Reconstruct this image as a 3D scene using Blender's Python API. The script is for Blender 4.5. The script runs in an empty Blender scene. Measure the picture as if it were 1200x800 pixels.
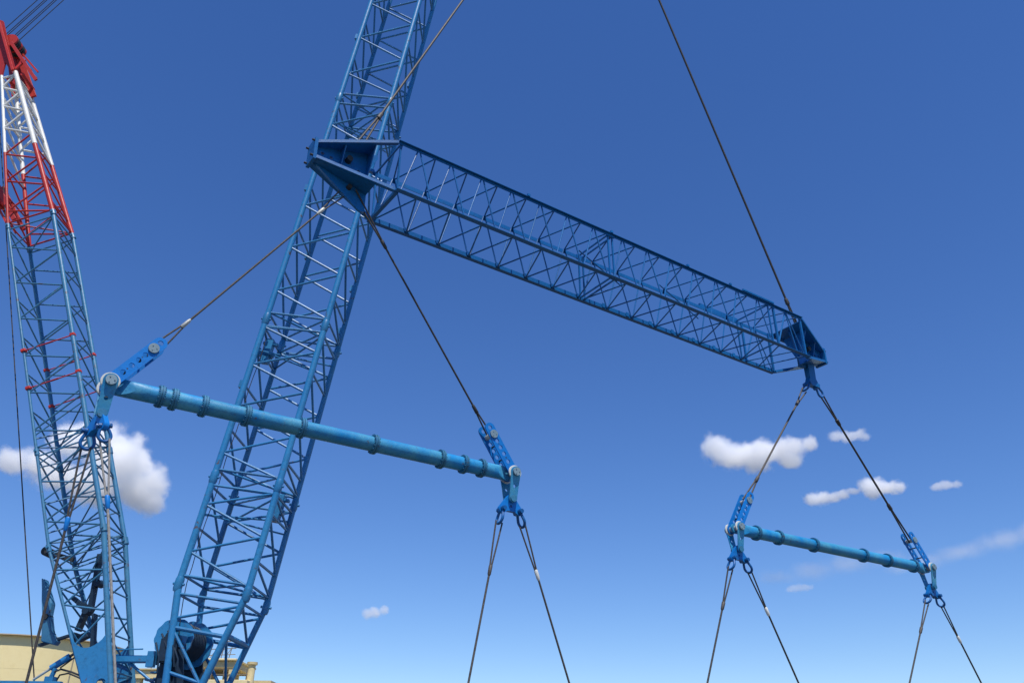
import bpy, bmesh, math, random
from mathutils import Vector as V, Matrix, Quaternion
R = math.radians
random.seed(7)
sc = bpy.context.scene
C = sc.collection

# ------------------------------------------------------------------ camera, sky, sun, exposure
cam_d = bpy.data.cameras.new('camera'); cam = bpy.data.objects.new('camera', cam_d); C.objects.link(cam)
cam_d.sensor_width = 36; cam_d.lens = 36 * 976 / 1200; cam_d.clip_end = 20000
cam.location = (0, 0, 1.7)
cam.matrix_world = Matrix.Translation((0, 0, 1.7)) @ Matrix.Rotation(R(90 + 28.33), 4, 'X') @ Matrix.Rotation(R(.27), 4, 'Z')
sc.camera = cam

SUN = V((.119, -.425, .896)).normalized()          # towards the sun: high, behind the camera
sun_el = math.asin(SUN.z); sun_az = math.atan2(SUN.x, SUN.y)
w = bpy.data.worlds.new('World'); sc.world = w; w.use_nodes = True
nt = w.node_tree; nt.nodes.clear()
sky = nt.nodes.new('ShaderNodeTexSky'); sky.sky_type = 'NISHITA'; sky.sun_disc = False
sky.sun_elevation = sun_el; sky.sun_rotation = sun_az
sky.altitude = 0; sky.air_density = 1.0; sky.dust_density = 0; sky.ozone_density = 5.0
bg = nt.nodes.new('ShaderNodeBackground'); bg.inputs[1].default_value = .146
wo = nt.nodes.new('ShaderNodeOutputWorld')
hs = nt.nodes.new('ShaderNodeHueSaturation'); hs.inputs['Hue'].default_value = .512; hs.inputs['Saturation'].default_value = 1.21
nt.links.new(sky.outputs[0], hs.inputs['Color']); nt.links.new(hs.outputs[0], bg.inputs[0]); nt.links.new(bg.outputs[0], wo.inputs[0])
sd = bpy.data.lights.new('sun', 'SUN'); sd.energy = 5.0; sd.angle = R(.53); sd.color = (1, .955, .89)
sun = bpy.data.objects.new('sun', sd); C.objects.link(sun); sun.location = (0, 0, 200)
sun.rotation_mode = 'QUATERNION'; sun.rotation_quaternion = SUN.to_track_quat('Z', 'Y')
sc.view_settings.view_transform = 'Standard'; sc.view_settings.look = 'None'
sc.view_settings.exposure = 0; sc.view_settings.gamma = 1; sc.view_settings.use_curve_mapping = False
sc.cycles.max_bounces = 64; sc.cycles.volume_bounces = 64; sc.cycles.use_denoising = True

# ------------------------------------------------------------------ materials
MATS = {}
def ramp(nt, stops):
    r = nt.nodes.new('ShaderNodeValToRGB'); e = r.color_ramp.elements
    e[0].position, e[0].color = stops[0][0], (*stops[0][1], 1)
    e[1].position, e[1].color = stops[-1][0], (*stops[-1][1], 1)
    for p, c in stops[1:-1]:
        k = e.new(p); k.color = (*c, 1)
    return r
def paint(name, base, worn, grime, rough=.42, scale=.55, wear=.55, metal=0., rust=.0, bump=.02, vary=.16, spec=.32):
    """aged paint: large faded patches, fine grime, a little rust; world-space so that no two members look alike"""
    m = bpy.data.materials.new(name); m.use_nodes = True; n = m.node_tree; b = n.nodes['Principled BSDF']
    geo = n.nodes.new('ShaderNodeNewGeometry')
    n1 = n.nodes.new('ShaderNodeTexNoise'); n1.inputs['Scale'].default_value = scale; n1.inputs['Detail'].default_value = 5; n1.inputs['Roughness'].default_value = .6
    n2 = n.nodes.new('ShaderNodeTexNoise'); n2.inputs['Scale'].default_value = scale * 11; n2.inputs['Detail'].default_value = 6; n2.inputs['Roughness'].default_value = .7
    for x in (n1, n2): n.links.new(geo.outputs['Position'], x.inputs['Vector'])
    r1 = ramp(n, [(.38, (0, 0, 0)), (.66, (1, 1, 1))]); n.links.new(n1.outputs['Fac'], r1.inputs[0])
    r2 = ramp(n, [(.50, (0, 0, 0)), (.78, (1, 1, 1))]); n.links.new(n2.outputs['Fac'], r2.inputs[0])
    f1 = n.nodes.new('ShaderNodeMath'); f1.operation = 'MULTIPLY'; f1.inputs[1].default_value = wear; n.links.new(r1.outputs[0], f1.inputs[0])
    mx = n.nodes.new('ShaderNodeMixRGB'); mx.inputs[1].default_value = (*base, 1); mx.inputs[2].default_value = (*worn, 1); n.links.new(f1.outputs[0], mx.inputs[0])
    f2 = n.nodes.new('ShaderNodeMath'); f2.operation = 'MULTIPLY'; f2.inputs[1].default_value = .72; n.links.new(r2.outputs[0], f2.inputs[0])
    mg = n.nodes.new('ShaderNodeMixRGB'); mg.inputs[2].default_value = (*grime, 1); n.links.new(f2.outputs[0], mg.inputs[0]); n.links.new(mx.outputs[0], mg.inputs[1])
    out = mg
    if rust:
        n3 = n.nodes.new('ShaderNodeTexNoise'); n3.inputs['Scale'].default_value = scale * 4.3; n3.inputs['Detail'].default_value = 8; n3.inputs['Roughness'].default_value = .75
        n.links.new(geo.outputs['Position'], n3.inputs['Vector'])
        r3 = ramp(n, [(.66 - rust * .2, (0, 0, 0)), (.74 - rust * .2, (1, 1, 1))]); n.links.new(n3.outputs['Fac'], r3.inputs[0])
        mr = n.nodes.new('ShaderNodeMixRGB'); mr.inputs[2].default_value = (.10, .045, .02, 1)
        n.links.new(r3.outputs[0], mr.inputs[0]); n.links.new(mg.outputs[0], mr.inputs[1]); out = mr
    oi = n.nodes.new('ShaderNodeObjectInfo'); ov = n.nodes.new('ShaderNodeMapRange'); ov.inputs[3].default_value = 1 - vary; ov.inputs[4].default_value = 1 + vary * .7
    n.links.new(oi.outputs['Random'], ov.inputs[0]); hv = n.nodes.new('ShaderNodeHueSaturation'); n.links.new(ov.outputs[0], hv.inputs['Value']); n.links.new(out.outputs[0], hv.inputs['Color'])
    n.links.new(hv.outputs[0], b.inputs['Base Color'])
    rr = n.nodes.new('ShaderNodeMapRange'); rr.inputs[3].default_value = rough - .08; rr.inputs[4].default_value = rough + .16
    n.links.new(n2.outputs['Fac'], rr.inputs[0]); n.links.new(rr.outputs[0], b.inputs['Roughness'])
    b.inputs['Metallic'].default_value = metal; b.inputs['Specular IOR Level'].default_value = spec
    bp = n.nodes.new('ShaderNodeBump'); bp.inputs['Strength'].default_value = .35; bp.inputs['Distance'].default_value = bump
    n.links.new(n2.outputs['Fac'], bp.inputs['Height']); n.links.new(bp.outputs[0], b.inputs['Normal'])
    MATS[name] = m; return m
paint('crane_blue', (.016, .168, .385), (.036, .225, .43), (.009, .08, .17), rust=.3, spec=.5, rough=.36)
paint('mast_blue', (.030, .155, .295), (.068, .225, .345), (.015, .07, .13), rust=.35, spec=.5, rough=.38)
paint('beam_blue', (.004, .108, .32), (.008, .14, .37), (.003, .05, .13), rough=.36, rust=.12)
paint('spreader_blue', (.006, .205, .48), (.075, .32, .46), (.012, .13, .26), wear=.95, scale=1.1, rust=.25)
paint('link_blue', (.003, .155, .50), (.006, .18, .53), (.003, .09, .28), rough=.38)
paint('flange_grey', (.020, .15, .29), (.05, .20, .30), (.015, .07, .12), scale=1.5, rust=.4, rough=.55)
paint('shackle_blue', (.005, .090, .30), (.012, .12, .32), (.004, .045, .14), rough=.35)
paint('signal_red', (.46, .025, .018), (.47, .05, .04), (.21, .017, .014), rust=.1)
paint('signal_white', (.74, .74, .70), (.66, .65, .59), (.50, .47, .40), rust=.1)
paint('pin_steel', (.42, .42, .38), (.55, .54, .49), (.14, .13, .11), rough=.5, metal=.25, scale=2.5)
paint('cap_grey', (.17, .26, .31), (.26, .33, .36), (.07, .11, .13), rough=.5, metal=.1, scale=2.5)
paint('collar_white', (.66, .66, .61), (.58, .57, .5), (.3, .28, .22), rough=.5, scale=3)
paint('dark_navy', (.010, .028, .055), (.014, .04, .075), (.006, .012, .022), rough=.5, rust=.2)
paint('dark_steel', (.030, .033, .036), (.05, .05, .05), (.015, .014, .013), rough=.6, rust=.3)
paint('deck_blue', (.02, .18, .38), (.05, .23, .42), (.012, .09, .18), rust=.3, rough=.5)
paint('tank_cream', (.80, .66, .33), (.82, .69, .37), (.74, .60, .29), rough=.6, scale=.12, wear=.6, vary=.015)
paint('tank_trim', (.50, .40, .25), (.56, .46, .30), (.36, .27, .17), rough=.6, scale=.2)
paint('plant_cream', (.66, .54, .28), (.70, .59, .34), (.42, .33, .18), rough=.7, scale=.4)
paint('plant_steel', (.20, .18, .14), (.26, .22, .16), (.10, .08, .06), rough=.6)
paint('sky_panel', (.30, .46, .60), (.36, .50, .62), (.22, .34, .46), rough=.5)
paint('ground_dirt', (.10, .090, .075), (.13, .115, .095), (.07, .06, .05), rough=.9, scale=.12, bump=.05)
def wire(name, base, light):
    m = bpy.data.materials.new(name); m.use_nodes = True; n = m.node_tree; b = n.nodes['Principled BSDF']
    geo = n.nodes.new('ShaderNodeNewGeometry'); wv = n.nodes.new('ShaderNodeTexNoise'); wv.inputs['Scale'].default_value = 14; wv.inputs['Detail'].default_value = 4
    n.links.new(geo.outputs['Position'], wv.inputs['Vector'])
    r = ramp(n, [(.35, base), (.7, light)]); n.links.new(wv.outputs['Fac'], r.inputs[0]); n.links.new(r.outputs[0], b.inputs['Base Color'])
    b.inputs['Roughness'].default_value = .62; b.inputs['Metallic'].default_value = .15; MATS[name] = m
wire('wire_brown', (.046, .040, .036), (.095, .082, .072))
wire('wire_dark', (.022, .021, .021), (.060, .055, .050))
wire('wire_grey', (.23, .22, .20), (.36, .34, .31))

# ------------------------------------------------------------------ helpers
def link(o, parent=None):
    C.objects.link(o)
    if parent is not None: o.parent = parent
    return o
def tag(o, label, cat, group=None, kind=None):
    o['label'] = label
    if cat: o['category'] = cat
    if group: o['group'] = group
    if kind: o['kind'] = kind
    return o
def empty(name, loc=(0, 0, 0), rot=None, parent=None):
    o = bpy.data.objects.new(name, None); o.empty_display_size = .2; link(o, parent); o.location = loc
    if rot is not None:
        o.rotation_mode = 'QUATERNION'; o.rotation_quaternion = rot
    return o
def mesh_obj(name, me, mat, parent=None, loc=(0, 0, 0), rot=None, scale=None):
    if mat and not me.materials: me.materials.append(MATS[mat])
    o = bpy.data.objects.new(name, me); link(o, parent); o.location = loc
    if rot is not None:
        o.rotation_mode = 'QUATERNION'; o.rotation_quaternion = rot
    if scale is not None: o.scale = scale
    return o
def from_bm(name, bm, mat, parent=None, smooth=False, **k):
    me = bpy.data.meshes.new(name); bmesh.ops.recalc_face_normals(bm, faces=bm.faces); bm.to_mesh(me); bm.free()
    if smooth: auto_smooth(me)
    return mesh_obj(name, me, mat, parent, **k)
def auto_smooth(me, ang=40):
    bm = bmesh.new(); bm.from_mesh(me)
    for f in bm.faces: f.smooth = True
    for e in bm.edges:
        if len(e.link_faces) == 2 and e.calc_face_angle(0) > R(ang): e.smooth = False
    bm.to_mesh(me); bm.free()
_cyl = {}
def unit_cyl(mat, n):
    if (mat, n) not in _cyl:
        bm = bmesh.new(); bmesh.ops.create_cone(bm, cap_ends=True, segments=n, radius1=1, radius2=1, depth=1)
        me = bpy.data.meshes.new('tube_' + mat); bm.to_mesh(me); bm.free(); auto_smooth(me); me.materials.append(MATS[mat]); _cyl[(mat, n)] = me
    return _cyl[(mat, n)]
def tube(name, a, b, r, mat, parent=None, n=10):
    a, b = V(a), V(b); d = b - a
    return mesh_obj(name, unit_cyl(mat, n), None, parent, loc=(a + b) / 2, rot=d.to_track_quat('Z', 'Y'), scale=(r, r, d.length))
_box = {}
def bar(name, a, b, wdt, hgt, mat, parent=None, up=(0, 0, 1)):
    """square-section member from a to b; wdt across, hgt along 'up'"""
    if mat not in _box:
        bm = bmesh.new(); bmesh.ops.create_cube(bm, size=1); bmesh.ops.bevel(bm, geom=bm.edges[:], offset=.03, segments=1, affect='EDGES')
        me = bpy.data.meshes.new('bar_' + mat); bm.to_mesh(me); bm.free(); me.materials.append(MATS[mat]); _box[mat] = me
    a, b = V(a), V(b); d = b - a; x = d.normalized(); z = V(up) - V(up).dot(x) * x
    z = z.normalized() if z.length > 1e-4 else x.orthogonal().normalized(); y = z.cross(x)
    q = Matrix((x, y, z)).transposed().to_quaternion()
    return mesh_obj(name, _box[mat], None, parent, loc=(a + b) / 2, rot=q, scale=(d.length, wdt, hgt))
def add_tube(bm, pts, r, n=8, closed=False, cap=True):
    pts = [V(p) for p in pts]; m = len(pts); rings = []; up = None
    for i, p in enumerate(pts):
        t = (pts[(i + 1) % m] - pts[i - 1]) if closed else (pts[min(i + 1, m - 1)] - pts[max(i - 1, 0)])
        t.normalize()
        if up is None: up = t.orthogonal().normalized()
        up = (up - up.dot(t) * t).normalized(); sd_ = t.cross(up)
        rr = r[i] if isinstance(r, (list, tuple)) else r
        rings.append([bm.verts.new(p + (up * math.cos(k * 2 * math.pi / n) + sd_ * math.sin(k * 2 * math.pi / n)) * rr) for k in range(n)])
    for i in range(m if closed else m - 1):
        A, B = rings[i], rings[(i + 1) % m]
        for k in range(n): bm.faces.new((A[k], A[(k + 1) % n], B[(k + 1) % n], B[k]))
    if cap and not closed:
        bm.faces.new(rings[0]); bm.faces.new(rings[-1])
def add_box(bm, lo, hi, mtx=None):
    r = bmesh.ops.create_cube(bm, size=1)['verts']
    for v in r:
        v.co = V([(lo[i] + hi[i]) / 2 + v.co[i] * (hi[i] - lo[i]) for i in range(3)])
        if mtx: v.co = mtx @ v.co
def add_cyl(bm, a, b, r, n=20, r2=None):
    a, b = V(a), V(b); d = b - a; q = d.to_track_quat('Z', 'Y').to_matrix().to_4x4()
    bmesh.ops.create_cone(bm, cap_ends=True, segments=n, radius1=r, radius2=r if r2 is None else r2, depth=d.length, matrix=Matrix.Translation((a + b) / 2) @ q)
def add_prism(bm, poly, y0, y1):
    """polygon in x-z, extruded along y"""
    A = [bm.verts.new((x, y0, z)) for x, z in poly]; B = [bm.verts.new((x, y1, z)) for x, z in poly]; n = len(poly)
    bm.faces.new(A); bm.faces.new(B[::-1])
    for i in range(n): bm.faces.new((A[i], B[i], B[(i + 1) % n], A[(i + 1) % n]))
def plate_mesh(name, outline, holes, t):
    """plate in the x-z plane, thickness t about y = 0, with real round holes [(x, z, r)]"""
    cu = bpy.data.curves.new(name, 'CURVE'); cu.dimensions = '2D'; cu.fill_mode = 'BOTH'; cu.extrude = t / 2
    def sp(pts):
        s = cu.splines.new('POLY'); s.points.add(len(pts) - 1); s.use_cyclic_u = True
        for i, (x, y) in enumerate(pts): s.points[i].co = (x, y, 0, 1)
    sp(outline)
    for x, z, r in holes: sp([(x + r * math.cos(k * math.pi / 8), z + r * math.sin(k * math.pi / 8)) for k in range(16)])
    o = bpy.data.objects.new('tmp', cu); C.objects.link(o)
    me = bpy.data.meshes.new_from_object(o.evaluated_get(bpy.context.evaluated_depsgraph_get())); me.name = name
    bpy.data.objects.remove(o); me.transform(Matrix.Rotation(R(90), 4, 'X')); me.materials.clear()
    return me
def arc(cx, cz, r, a0, a1, n=10):
    return [(cx + r * math.cos(R(a0 + (a1 - a0) * i / n)), cz + r * math.sin(R(a0 + (a1 - a0) * i / n))) for i in range(n + 1)]

# ------------------------------------------------------------------ ground
bm = bmesh.new(); s = 4000
vs = [bm.verts.new(p) for p in ((-s, -s, 0), (s, -s, 0), (s, s, 0), (-s, s, 0))]; bm.faces.new(vs)
g = from_bm('ground', bm, 'ground_dirt'); tag(g, 'dry pale dirt ground of the lifting yard', None, kind='structure')

# ------------------------------------------------------------------ far storage tank and plant building
def tank():
    c = (116 * math.sin(R(-28.5)), 116 * math.cos(R(-28.5)))
    t = empty('storage_tank', (*c, 0)); tag(t, 'large round cream storage tank with a dark top rim beyond the mast foot', 'storage tank')
    n, rad, H = 96, 10.0, 15.25
    # shell plates, course by course, thin weld seams between
    me = None
    for k in range(6):
        bm = bmesh.new(); z0, z1 = k * H / 6 + .002, (k + 1) * H / 6 - .002; r_ = rad + (.006 if k % 2 else 0)
        lo = [bm.verts.new((r_ * math.cos(i * 2 * math.pi / n), r_ * math.sin(i * 2 * math.pi / n), z0)) for i in range(n)]
        hi = [bm.verts.new((v.co.x, v.co.y, z1)) for v in lo]
        for i in range(n): bm.faces.new((lo[i], lo[(i + 1) % n], hi[(i + 1) % n], hi[i]))
        bm.faces.new(lo[::-1]); bm.faces.new(hi)
        from_bm('shell_course', bm, 'tank_cream', t, smooth=True)
    bm = bmesh.new(); add_cyl(bm, (0, 0, H), (0, 0, H + .70), rad + .004, n); from_bm('top_band', bm, 'tank_cream', t, smooth=True)
    bm = bmesh.new(); add_cyl(bm, (0, 0, H + .70), (0, 0, H + .80), rad + .50, n); from_bm('rim', bm, 'tank_trim', t, smooth=True)
    bm = bmesh.new(); add_cyl(bm, (0, 0, H + .8), (0, 0, H + 2.0), rad + .2, n, 1.0); from_bm('roof', bm, 'tank_cream', t, smooth=True)
    # a small vent pipe on the shell
    bm = bmesh.new(); a = R(-38)
    add_tube(bm, [((rad + .25) * math.cos(a), (rad + .25) * math.sin(a), 1), ((rad + .25) * math.cos(a), (rad + .25) * math.sin(a), H)], .05)
    from_bm('down_pipe', bm, 'tank_trim', t)
tank()
def plant():
    Y = 90
    b = empty('plant_building', (-31, Y, 0)); tag(b, 'cream industrial frame building with flat roof slab seen through the boom foot', 'building')
    def part(name, lo, hi, mat='plant_cream'):
        bm = bmesh.new(); add_box(bm, lo, hi); bmesh.ops.bevel(bm, geom=bm.edges[:], offset=.04, segments=1, affect='EDGES'); return from_bm(name, bm, mat, b)
    part('roof_slab', (-2.2, -1, 12.45), (3.35, 6, 13.1)); part('roof_lip', (-1.7, -1.3, 13.1), (3.5, 6.2, 13.3))
    part('floor_slab', (-2.6, -1.3, 10.4), (4.9, 6.2, 11.3)); part('floor_slab', (-2.0, -1.1, 5.2), (4.8, 6.2, 5.7))
    for x in (-1.9, .6, 3.0):
        for y in (-.7, 5.4): part('column', (x - .22, y - .22, 0), (x + .22, y + .22, 12.44))
    part('wall_panel', (-1.6, 3.0, 11.3), (.3, 3.2, 12.44)); part('wall_panel', (1.0, 3.0, 11.3), (2.7, 3.2, 12.44))
    part('wall', (-1.6, 4.6, 0), (2.7, 4.9, 5.2)); part('wall', (-1.6, 4.6, 5.7), (2.7, 4.9, 10.4))
    for x in (-2.4, -1.2, 0, 1.2, 2.4, 3.6, 4.7): tube('rail_post', (x, -1.2, 11.3), (x, -1.2, 12.3), .04, 'plant_steel', b, 6)
    for z in (11.8, 12.3): tube('hand_rail', (-2.5, -1.2, z), (4.8, -1.2, z), .035, 'plant_steel', b, 6)
    # light lattice frame standing on the roof
    for x in (-.6, .1, .8, 1.6): tube('frame_post', (x, 2, 13.3), (x + .25, 2, 15.3 - abs(x) * .3), .045, 'plant_steel', b, 6)
    for z in (14.0, 14.6): tube('frame_rail', (-.5, 2, z), (2.3, 2, z + .12), .04, 'plant_steel', b, 6)
    tube('frame_rail', (.3, 2, 15.3), (2.4, 2, 15.5), .05, 'plant_steel', b, 6)
    for x in (-.5, .3, 1.0): tube('frame_brace', (x, 2, 13.4), (x + .8, 2, 14.7), .03, 'plant_steel', b, 6)
    # low pipe bridge reaching to the left
    g2 = empty('pipe_bridge', (-36.3, Y + 2, 0)); tag(g2, 'cream pipe bridge beam on posts between mast foot and boom foot', 'bridge')
    bm = bmesh.new(); add_box(bm, (-3.6, -.6, 11.7), (2.8, .6, 12.5)); from_bm('deck_beam', bm, 'plant_cream', g2)
    bm = bmesh.new(); add_box(bm, (-3.7, -.8, 12.5), (2.85, .8, 12.62)); from_bm('deck_plate', bm, 'plant_cream', g2)
    for x in (-1.9, 2.2):
        bm = bmesh.new(); add_box(bm, (x - .3, -.4, 0), (x + .3, .4, 11.7)); from_bm('post', bm, 'plant_cream', g2)
    bm = bmesh.new(); add_box(bm, (-1.55, .1, 5), (1.85, .25, 11.3)); from_bm('cladding_panel', bm, 'sky_panel', g2)
    for x in (-2.6, -.9, .4, 1.5): tube('pipe_stub', (x, 0, 12.6), (x, 0, 12.95 + .2 * random.random()), .06, 'plant_steel', g2, 6)
    # chimney column
    ch = empty('vent_stack', (-26.2, Y, 0)); tag(ch, 'slim cream vent stack with flat cap right of the boom foot', 'chimney')
    bm = bmesh.new(); add_cyl(bm, (0, 0, 0), (0, 0, 12.85), .36, 24); from_bm('shaft', bm, 'plant_cream', ch, smooth=True)
    bm = bmesh.new(); add_cyl(bm, (0, 0, 12.85), (0, 0, 13.1), .52, 24); from_bm('cap', bm, 'plant_cream', ch, smooth=True)
    # second, smaller slab building peeking out between stack and boom
    h2 = empty('plant_annex', (-27.6, Y + 8, 0)); tag(h2, 'low cream annex roof edge between boom foot and vent stack', 'building')
    bm = bmesh.new(); add_box(bm, (-3.2, 0, 0), (0.9, 5, 11.9)); from_bm('wall', bm, 'plant_cream', h2)
    bm = bmesh.new(); add_box(bm, (-3.5, -.4, 11.9), (1.5, 5.3, 12.2)); from_bm('roof', bm, 'plant_cream', h2)
plant()

# ------------------------------------------------------------------ crawler crane (local frame: x forward, y away from camera, z up)
CR = empty('crawler_crane', (-11.407, 32.084, 0), Quaternion((0, 0, 1), R(-1.4)))
tag(CR, 'huge blue crawler crane with lattice main boom and red and white topped derrick mast', 'crane')
def lattice_frame(origin, el):
    b = V((math.cos(el), 0, math.sin(el))); n = V((-math.sin(el), 0, math.cos(el)))
    return lambda s_, y, k: V(origin) + b * s_ + n * k + V((0, y, 0))
def boom():
    root = empty('main_boom', (0, 0, 0), None, CR)
    el = R(81.793); P = lattice_frame((0, 0, 3.7), el); S0 = 10.103            # s is measured as in the survey, s = -10.1 at the foot pin
    WX, WD = 2.436 / 2, 2.586 / 2
    J0, TOP = -5.67, 33.0
    def wd(s_): return WD if s_ > J0 else WD * (.30 + .70 * (s_ + 10.1) / (J0 + 10.1))
    def Q(k, s_, ins=0):   # chord point: k in FL FR BL BR (F near side, B far side; L upper, R lower)
        y = -WX if k[0] == 'F' else WX; m = wd(s_) * (1 if k[1] == 'L' else -1)
        return P(s_ + S0, y, m)
    joints = [J0, -1.57, 5.53, 18.3, TOP]
    for k in ('FL', 'FR', 'BL', 'BR'):
        rc = .128 if k[0] == 'F' else .112
        tube('chord', Q(k, J0), Q(k, TOP), rc, 'crane_blue', root, 16)
        tube('foot_chord', Q(k, -10.1), Q(k, J0), rc, 'crane_blue', root, 16)
        for j in joints[:-1]:
            c = Q(k, j); d = (Q(k, j + .3) - Q(k, j)).normalized()
            bm = bmesh.new(); add_tube(bm, [c - d * .26, c - d * .16, c + d * .16, c + d * .26], [rc + .004, rc + .03, rc + .03, rc + .004], 16)
            add_cyl(bm, c - d.cross(V((0, 1, 0))) * .21, c + d.cross(V((0, 1, 0))) * .21, .05, 10)
            from_bm('joint_lug', bm, 'crane_blue', root, smooth=True)
    r = .050
    # side faces: zigzag; upper nodes on L chords, lower nodes on R chords halfway
    secs = [((-5.67, -1.57), [-4.47, -2.66]), ((-1.57, 5.53), [-.56, 1.45, 3.35, 5.15]), ((5.53, 18.3), [6.97, 9.27, 11.61, 13.95, 16.55]), ((18.3, TOP), [20.0, 22.6, 25.2, 27.8, 30.4])]
    def br(a, b, rr=r): tube('brace', a, b, rr, 'crane_blue', root, 8)
    for (a0, a1), nodes in secs:
        lows = [(nodes[i] + nodes[i + 1]) / 2 for i in range(len(nodes) - 1)]
        lows = [max(a0 + .25, nodes[0] - 1.1)] + lows + [min(a1 - .3, nodes[-1] + 1.15)]
        for s_ in 'FB':
            for i, q in enumerate(nodes):
                br(Q(s_ + 'L', q), Q(s_ + 'R', lows[i])); br(Q(s_ + 'L', q), Q(s_ + 'R', lows[i + 1]))
            br(Q(s_ + 'L', a0 + .32), Q(s_ + 'R', a0 + .32), .05); br(Q(s_ + 'L', a1 - .32), Q(s_ + 'R', a1 - .32), .05)
        # narrow faces: struts with one long diagonal
        for kk in 'LR':
            st = [a0 + .35] + ([(nodes[i] + nodes[i + 1]) / 2 for i in range(len(nodes) - 1)] if kk == 'L' else nodes) + [a1 - .35]
            st = sorted(st)
            for i, q in enumerate(st):
                br(Q('F' + kk, q), Q('B' + kk, q), .05)
                if i: br(Q('F' + kk, q - .05), Q('B' + kk, st[i - 1] + .05), .05)
        # diaphragm at the section ends
        br(Q('FL', a0 + .35), Q('BR', a0 + .35), .045); br(Q('FR', a1 - .35), Q('BL', a1 - .35), .045)
        br(Q('BL', a0 + .35), Q('FR', a0 + .35), .045)
        if a1 < 20:
            br(Q('FL', a1 - 1.5), Q('BR', a1 - .7), .042); br(Q('BL', a1 - 1.2), Q('FR', a1 - .5), .042); br(Q('FL', a1 - 1.45), Q('BR', a1 - 1.25), .036)
    # foot section
    for s_ in 'FB':
        br(Q(s_ + 'L', -6.0), Q(s_ + 'R', -6.0), .05); br(Q(s_ + 'L', -6.85), Q(s_ + 'R', -6.1), .05)
        br(Q(s_ + 'L', -7.15), Q(s_ + 'R', -7.2), .075); br(Q(s_ + 'L', -7.2), Q(s_ + 'R', -8.9), .06)
        br(Q(s_ + 'L', -9.3), Q(s_ + 'R', -8.9), .06); br(Q(s_ + 'L', -8.6), Q(s_ + 'R', -8.8), .06)
    for kk in 'LR':
        for q0, q1 in ((-6.0, -7.15), (-7.15, -8.8)):
            br(Q('F' + kk, q0), Q('B' + kk, q0), .05)
            if kk == 'R': br(Q('F' + kk, q0), Q('B' + kk, q1), .05)
        br(Q('F' + kk, -7.15), Q('B' + kk, -7.15), .10)
    # sheet between the near and far cross tubes (walk plate), thin
    # equipment boxes mounted inside the lattice
    for s_, kk, sz in ((4.3, 'L', .34), (-2.0, 'R', .38)):
        a = Q('B' + kk, s_); b_ = Q('F' + kk, s_); c = a.lerp(b_, .32 if kk == 'R' else .75) + (Q('FR', s_) - Q('FL', s_)).normalized() * (.25 if kk == 'L' else -.35)
        bm = bmesh.new(); add_box(bm, (-.16, -sz / 2, -.55), (.16, sz / 2, .55)); add_box(bm, (-.36, -.1, -.25), (.3, .1, -.05)); add_box(bm, (-.3, -.1, .3), (.36, .1, .42))
        bmesh.ops.bevel(bm, geom=bm.edges[:], offset=.02, segments=1, affect='EDGES')
        from_bm('pendant_bracket', bm, 'crane_blue', root, loc=c, rot=Quaternion((0, 1, 0), R(9)))
    # small clamps and rope guides along the chords
    for k, s_ in (('FL', 22.6), ('FL', 12.6), ('FL', 2.4), ('BR', 8.9), ('BR', 19.1), ('BR', 22.0), ('BL', 10.4), ('BL', 20.9), ('BR', 6.6)):
        bm = bmesh.new(); add_box(bm, (-.2, -.1, -.16), (.05, .1, .16)); from_bm('chord_clamp', bm, 'crane_blue', root, loc=Q(k, s_), rot=Quaternion((0, 1, 0), R(8)))
    # electric cable strung along the rear of the near upper chord
    bm = bmesh.new(); pts = [Q('FL', s_) + V((.20 + .03 * math.sin(s_ * 2.1), .14, 0)) for s_ in [-8 + i * .6 for i in range(22)]]
    add_tube(bm, pts, .016, 6); from_bm('power_cable', bm, 'dark_steel', root)
    return root, Q
boom_root, BQ = boom()

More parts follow.
